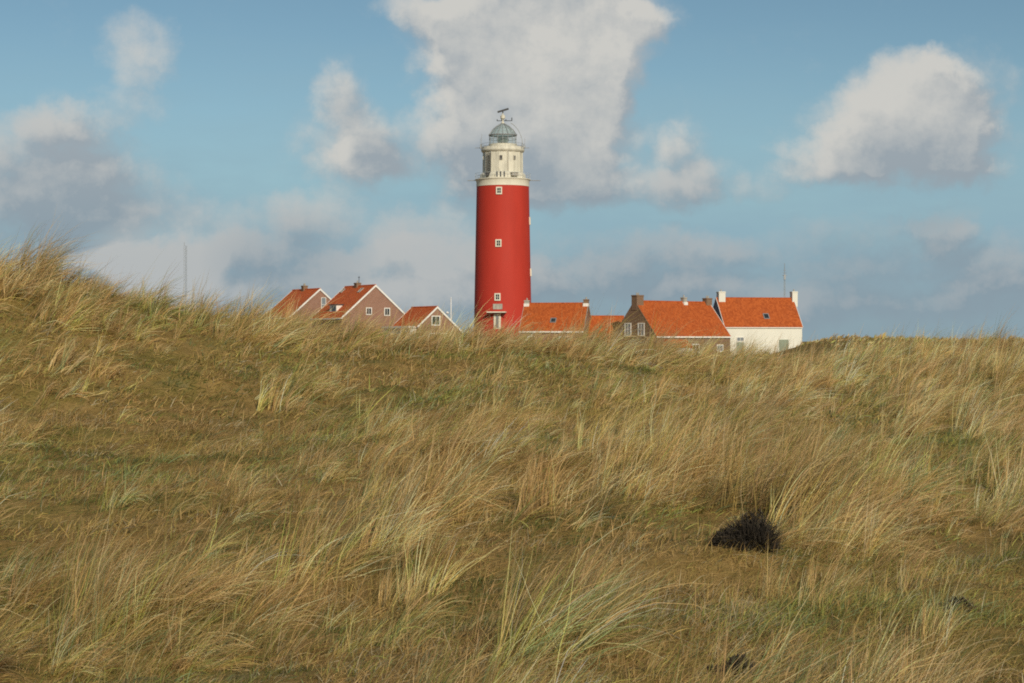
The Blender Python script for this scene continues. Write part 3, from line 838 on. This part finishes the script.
# lantern
r3 = 13.4*K
m = MB(); m.lathe([(r3+.1, zz(145.5)), (r3+.1, zz(144.3)), (r3+.16, zz(144.1)), (r3+.16, zz(143.7)), (r3-.1, zz(143.6))], 32); m.build('lantern_base', M['dingy'], LH, True)
m = MB(); m.lathe([(r3-.03, zz(143.7)), (r3-.03, zz(134.6))], 16, caps=False); lg = m.build('lantern_glass', M['lantern'], LH)
m = MB()
for i in range(16):
    a = i*2*math.pi/16; m.tube((r3*math.cos(a), r3*math.sin(a), zz(143.9)), (r3*math.cos(a), r3*math.sin(a), zz(134.4)), .05, 6)
m.ring(r3, zz(138.6), .04, 16)
m.ring(r3+.02, zz(134.6), .13, 32); m.build('glazing_bars', M['grey'], lg)
m = MB(); m.lathe([(.5, zz(143)), (.95, zz(141.5)), (1.1, zz(139)), (.95, zz(136.8)), (.5, zz(135.4))], 20); m.build('lens', M['lens'], LH, True)
m = MB(); m.tube((0, 0, zz(145)), (0, 0, zz(135)), .4, 12); m.build('lens_pedestal', M['grey'], LH)
prof = [(r3+.14, zz(134.4)), (r3*.93, zz(132.4)), (r3*.74, zz(129.2)), (r3*.5, zz(126.4)), (r3*.24, zz(124.3)), (.22, zz(123.4))]
m = MB(); m.lathe(prof, 16); dm = m.build('dome', M['dome'], LH)
m = MB()
for i in range(16):
    a = i*2*math.pi/16; m.path([((r+.02)*math.cos(a), (r+.02)*math.sin(a), z+.02) for r, z in prof], .055, 5)
for r, z in prof[1:4]: m.ring(r, z, .03, 16, 5)
m.build('dome_ribs', M['grey'], dm)
m = MB(); m.lathe([(.28, zz(123.6)), (.32, zz(122.6)), (.16, zz(121.8)), (.12, zz(119.6)), (.3, zz(118.9)), (.42, zz(118.2)), (.42, zz(115.6)), (.25, zz(114.8)), (.12, zz(114.2)), (.1, zz(111.2))], 14); m.build('vent_mast', M['dingy'], LH, True)
m = MB(); z = zz(120.6); m.tube((-1.05, 0, z), (1.65, -.1, z), .06); 
for x_, h_ in ((-1.0, .25), (-.2, .2), (.55, .25), (1.6, .55)): m.tube((x_, -.05, z), (x_, -.05, z+h_), .08)
m.build('crossarm', M['dark'], LH)
m = MB(); q = Matrix.Rotation(R(-17), 3, 'Y')
m.box(Vector((.05, 0, zz(110.2))), (2.05, .35, .30), q); m.tube((0, 0, zz(113.9)), (0, 0, zz(110.6)), .12); m.build('radar_antenna', M['dark'], LH, bevel=.03)
# curved dome ladder on the right, thin aerials on the upper rail
m = MB()
for oy in (-.22, .22):
    m.path([((r3+1.0)*math.sin(t)*1.0+.15, -.9+oy, zz(145)+(zz(121.5)-zz(145))*math.cos(t)) for t in np.linspace(R(92), R(22), 12)], .05, 5)
for t in np.linspace(R(90), R(24), 16):
    x_, z_ = (r3+1.0)*math.sin(t)+.15, zz(145)+(zz(121.5)-zz(145))*math.cos(t); m.tube((x_, -1.12, z_), (x_, -.68, z_), .025, 4)
m.build('dome_ladder', M['pale'], LH)
for a, h in ((R(200), 2.1), (R(188), 1.5), (R(-8), 1.4), (R(-30), 1.0)):
    x_, y_ = (r2+.34)*math.cos(a), (r2+.34)*math.sin(a); m = MB(); m.tube((x_, y_, zz(148)), (x_, y_, zz(148)+h+.6), .035, 5); m.build('rail_aerial', M['grey'], LH)
for a_, b_ in ((-r2-.3, -r2-1.3), (r2+.3, r2+1.1)):
    m = MB(); m.tube((a_, -.4, zz(146.2)), (b_, -.4, zz(146.2)), .05); m.build('rail_boom', M['grey'], LH)
for c_, s_ in (((-r2-.25, -.9, zz(145.2)), (.35, .35, .8)), ((r2+.2, -.9, zz(145.4)), (.4, .3, .4))):
    m = MB(); m.box(c_, s_); m.build('rail_lamp', M['grey'], LH, bevel=.04)

# ------------------------------------------------------------------ poles and masts
def vground(p): return float(height(p.x, p.y))
p = at(451, 298.6, 330); zg = vground(p)
fp = empty('flagpole', (p.x, p.y, zg)); tag(fp, 'slim white flagpole without a flag between the small gable house and the lighthouse', 'flagpole')
m = MB(); m.tube((0, 0, -.2), (0, 0, p.z-zg), .15, 10, .09); m.build('pole', M['flag'], fp, True)
m = MB(); m.lathe([(.02, p.z-zg), (.14, p.z-zg+.1), (.02, p.z-zg+.24)], 10); m.build('finial', M['flag'], fp, True)
p = at(447.4, 314, 322); zg = vground(p)
lp = empty('lamp_post', (p.x, p.y, zg)); tag(lp, 'short pale lamp post with a small white head beside the flagpole', 'lamp post')
m = MB(); m.tube((0, 0, -.2), (0, 0, p.z-zg), .06, 8, .045); m.build('pole', M['pale'], lp)
m = MB(); m.lathe([(.08, p.z-zg-.02), (.26, p.z-zg+.1), (.3, p.z-zg+.25), (.05, p.z-zg+.45)], 12); m.build('lamp_head', M['flag'], lp, True)
def lattice(name, px, ytop, D, w, label, mat, top=True):
    p = at(px, ytop, D); zg = vground(p); H = p.z-zg
    e = empty(name, (p.x, p.y, zg)); tag(e, label, 'mast')
    m = MB(); c = [Vector((w*math.cos(a), w*math.sin(a), 0)) for a in (R(-30), R(90), R(210))]
    n = int(H/(w*2.2)); r = w*.11
    for q in c: m.tube(q+Vector((0, 0, -.3)), q+Vector((0, 0, H)), r, 5)
    for k in range(n):
        z0, z1 = H*k/n, H*(k+1)/n
        for i in range(3):
            m.tube(c[i]+Vector((0, 0, z0)), c[(i+1) % 3]+Vector((0, 0, z1)), r*.55, 4); m.tube(c[i]+Vector((0, 0, z1)), c[(i+1) % 3]+Vector((0, 0, z1)), r*.55, 4)
    m.build('lattice_frame', mat, e)
    return e, H
e, H = lattice('lattice_mast', 185.5, 246, 620, .55, 'thin pale grey lattice mast rising beyond the left dune crest', flat('far_steel', (.36, .40, .44), .6))
m = MB(); m.tube((-.35, -.2, H), (-.35, -.2, H+1.2), .07); m.build('aerial', M['grey'], e)
e, H = lattice('radio_mast', 784.6, 276, 345, .16, 'slender grey radio mast with short side aerials behind the white cottage', flat('mast_steel', (.34, .35, .33), .6))
m = MB(); m.tube((0, 0, H-.3), (0, 0, H+2.3), .05)
for z_, l in ((H+.1, .42), (H+.55, .32), (H+1.0, .24)): m.tube((-l, 0, z_), (l, 0, z_), .04)
m.box((0, -.12, H-.2), (.35, .3, .9)); m.build('aerial', M['grey'], e)
# aerial standing on the big gable house's chimney
x_ = B.hit(359, 280, (0, 0, 0), (0, 1, 0)).x; z0 = (CY-283)*315/F-ZG
m = MB(); m.tube((x_, 0, z0), (x_, 0, z0+1.15), .05); m.tube((x_-.35, 0, z0+.95), (x_+.35, 0, z0+.95), .04); m.build('aerial', M['dark'], B.roof)

# ------------------------------------------------------------------ sun, sky with clouds
SAZ, SEL = R(19), R(27)
sv = Vector((math.sin(SAZ)*math.cos(SEL), -math.cos(SAZ)*math.cos(SEL), math.sin(SEL)))
ld = bpy.data.lights.new('sun', 'SUN'); ld.energy = 3.45; ld.angle = R(.55); ld.color = (1.0, .90, .74)
lo = link(bpy.data.objects.new('sun', ld)); lo.rotation_euler = sv.to_track_quat('Z', 'Y').to_euler(); lo.location = (30, -40, 60)

W = bpy.data.worlds.new('World'); SC.world = W; W.use_nodes = True
nt = NT(W.node_tree)
W.cycles.sampling_method = 'MANUAL'; W.cycles.sample_map_resolution = 512
BG = .085
sky = nt.n('ShaderNodeTexSky', sky_type='NISHITA', sun_disc=False, sun_elevation=SEL, sun_rotation=math.pi-SAZ, altitude=0, air_density=.7, dust_density=.2, ozone_density=2.5)
# cloud density group: P = (azimuth, elevation) in hundreds of photo pixels
clouds = [ # px, py, rx, ry, weight
    (560, 10, 105, 60, 1.3), (500, 20, 90, 55, 1.1), (525, 80, 95, 70, 1.3), (590, 60, 55, 50, .9), (500, 120, 75, 60, 1.1), (560, 140, 60, 60, 1.0), (540, 180, 80, 32, .9),
    (470, 165, 48, 45, .7), (425, 6, 48, 20, .7), (640, 14, 34, 20, .7), (600, 110, 38, 45, .6),
    (342, 128, 42, 60, .8), (335, 95, 28, 28, .4), (385, 150, 40, 42, .7), (360, 170, 44, 25, .5),
    (138, 46, 42, 29, .8), (126, 96, 36, 26, .6),
    (40, 150, 95, 46, .55), (30, 185, 130, 50, .6), (110, 195, 85, 36, .5), (60, 125, 50, 20, .5), (70, 235, 150, 40, .6),
    (672, 165, 46, 46, .75), (665, 140, 25, 20, .35), (650, 195, 60, 22, .6), (718, 178, 34, 26, .5),
    (912, 104, 64, 44, 1.0), (905, 72, 28, 22, .5), (885, 145, 90, 46, 1.0), (840, 158, 55, 26, .7), (960, 95, 46, 46, .8), (940, 165, 62, 26, .8), (980, 140, 40, 40, .4),
    (780, 186, 44, 16, .45), (860, 248, 110, 26, .6), (945, 228, 34, 26, .6), (1000, 262, 60, 30, .5),
    (300, 232, 110, 34, .65), (230, 270, 140, 30, .8), (150, 262, 60, 24, .5), (440, 238, 60, 30, .75), (430, 275, 110, 30, .75), (310, 215, 40, 22, .4),
    (620, 262, 130, 30, .65), (700, 250, 60, 20, .5), (560, 290, 150, 28, .6), (900, 292, 200, 32, .6), (760, 300, 120, 24, .5), (60, 285, 150, 40, .5), (1000, 310, 90, 26, .5), (330, 305, 200, 30, .7),
]
def pxdir(px, py):
    u = (px-CX)/F; v = (CY-py)/F
    return math.atan(u)*F/100, math.atan(v/math.sqrt(1+u*u))*F/100
grp = bpy.data.node_groups.new('cloud_field', 'ShaderNodeTree')
grp.interface.new_socket('P', in_out='INPUT', socket_type='NodeSocketVector')
grp.interface.new_socket('D', in_out='OUTPUT', socket_type='NodeSocketFloat')
gn = NT(grp)
gi = gn.n('NodeGroupInput'); go = gn.n('NodeGroupOutput')
P0 = gi.outputs[0]
nz = gn.noise(P0, .9, 3, .6, 1)
wv = gn.vmath('MULTIPLY', gn.vmath('SUBTRACT', nz, (.5, .5, .5)), (.75, .6, 0))
nz2 = gn.noise(P0, 3.2, 5, .65, 1)
P1 = gn.vmath('ADD', gn.vmath('ADD', P0, wv), gn.vmath('MULTIPLY', gn.vmath('SUBTRACT', nz2, (.5, .5, .5)), (.34, .30, 0)))
tot = None
for px, py, rx, ry, w in clouds:
    a, b = pxdir(px, py)
    d = gn.vmath('MULTIPLY', gn.vmath('SUBTRACT', P1, (a, b, 0)), (100/rx, 100/ry, 0))
    l = gn.vmath('DOT_PRODUCT', d, d)
    v = gn.math('MULTIPLY', gn.math('SUBTRACT', 1.0, gn.math('MULTIPLY', l, 1/1.7), clamp=True), w)
    tot = v if tot is None else gn.math('ADD', tot, v)
# elsewhere in the sky: generic broken cloud
sp = gn.n('ShaderNodeSeparateXYZ', ins={0: P0})
side = gn.ss(gn.math('ABSOLUTE', sp.outputs[0]), 5.6, 8.5); up = gn.ss(sp.outputs[1], 3.7, 5.5)
gen = gn.math('MULTIPLY', gn.ss(gn.noise(P0, .22, 3, .5), .5, .7), gn.math('MAXIMUM', side, up))
tot = gn.math('ADD', tot, gen)
fb = gn.noise(P0, 1.9, 7, .65)
tot = gn.math('ADD', gn.math('MINIMUM', tot, 1.35), gn.math('MULTIPLY', gn.math('SUBTRACT', fb, .5), 1.1))
gn.t.links.new(tot, go.inputs[0])

tcw = nt.n('ShaderNodeTexCoord').outputs['Generated']
s3 = nt.n('ShaderNodeSeparateXYZ', ins={0: tcw})
az = nt.math('ARCTAN2', s3.outputs[0], s3.outputs[1])
hyp = nt.math('SQRT', nt.math('ADD', nt.math('MULTIPLY', s3.outputs[0], s3.outputs[0]), nt.math('MULTIPLY', s3.outputs[1], s3.outputs[1])))
el = nt.math('ARCTAN2', s3.outputs[2], hyp)
Pw = nt.n('ShaderNodeCombineXYZ', ins={0: nt.math('MULTIPLY', az, F/100), 1: nt.math('MULTIPLY', el, F/100), 2: 0.0}).outputs[0]
def field(P):
    nd = nt.n('ShaderNodeGroup', node_tree=grp); nt.t.links.new(P, nd.inputs[0]); return nd.outputs[0]
d0 = field(Pw); d1 = field(nt.vmath('ADD', Pw, (-.10, .16, 0)))
alpha = nt.math('MULTIPLY', nt.ss(d0, .06, 1.25), .95)
relief = nt.math('SUBTRACT', d0, d1)                      # brighter where the cloud thins towards the light
lit = nt.ss(nt.math('ADD', relief, nt.math('MULTIPLY', nt.math('SUBTRACT', nt.noise(Pw, .6, 3), .5), 1.5)), -.66, .50)
elpx = nt.math('MULTIPLY', el, F)
low = nt.math('SUBTRACT', 1.0, nt.ss(elpx, 70, 210))
def lin(r, g, b): return tuple((((c/255)+.055)/1.055)**2.4 if c > 10 else c/3294 for c in (r, g, b))
def skyval(*c): return tuple(v/BG for v in lin(*c))
for px_, py_, r_, k_ in ((50, 190, 150, .5), (392, 155, 44, .7), (920, 175, 90, .6), (480, 180, 90, .45), (690, 185, 60, .3), (155, 268, 80, -.85), (445, 242, 60, -.85), (590, 40, 90, -.4), (290, 262, 90, .5), (640, 280, 150, .45), (900, 300, 200, .6), (560, 175, 60, .4)):   # painted grey shade and bright patches on the clouds
    a_, b_ = pxdir(px_, py_); q_ = nt.vmath('SUBTRACT', Pw, (a_, b_, 0)); q_ = nt.vmath('MULTIPLY', q_, (100/r_, 150/r_, 0))
    lit = nt.math('SUBTRACT', lit, nt.math('MULTIPLY', nt.math('SUBTRACT', 1.0, nt.vmath('DOT_PRODUCT', q_, q_), clamp=True), k_), clamp=True)
c_hi = nt.mix(low, skyval(206, 204, 198), skyval(182, 185, 185))
c_lo = nt.mix(low, skyval(156, 165, 172), skyval(137, 154, 165))
ccol = nt.mix(lit, c_lo, c_hi)
tint = nt.mix(1.0, sky.outputs[0], (.90, .95, .78), 'MULTIPLY')
# low blue-grey cloud bank along the horizon; higher up a painted clear-sky gradient
wob = nt.math('MULTIPLY', nt.math('SUBTRACT', nt.noise(nt.vmath('MULTIPLY', Pw, (.55, 1.6, 1)), 1.0, 6, .6), .5), 170)
bank = nt.math('MULTIPLY', nt.math('SUBTRACT', 1.0, nt.ss(nt.math('ADD', elpx, wob), 70, 320)), .96)
bcol = nt.mix(nt.ss(elpx, 0, 120), skyval(136, 158, 170), skyval(142, 173, 187))
tot = nt.mix(alpha, nt.mix(bank, tint, bcol), ccol)
bg = nt.n('ShaderNodeBackground', ins={'Color': tot, 'Strength': BG})
wo = nt.n('ShaderNodeOutputWorld'); nt.t.links.new(bg.outputs[0], wo.inputs[0])

# ------------------------------------------------------------------ camera and render
cam = bpy.data.cameras.new('camera'); cam.sensor_width = 36; cam.lens = F*36/1024; cam.clip_start = .1; cam.clip_end = 20000
co = link(bpy.data.objects.new('camera', cam)); co.location = (0, 0, 0); co.rotation_euler = (R(90), 0, 0)
SC.camera = co
SC.view_settings.view_transform = 'Standard'; SC.view_settings.look = 'None'
SC.view_settings.exposure = 0; SC.view_settings.gamma = 1; SC.view_settings.use_curve_mapping = False
SC.render.engine = 'CYCLES'
SC.cycles.max_bounces = 6; SC.cycles.transparent_max_bounces = 12
SC.cycles.use_denoising = False
SC.cycles.pixel_filter_type = 'BLACKMAN_HARRIS'; SC.cycles.filter_width = 1.9
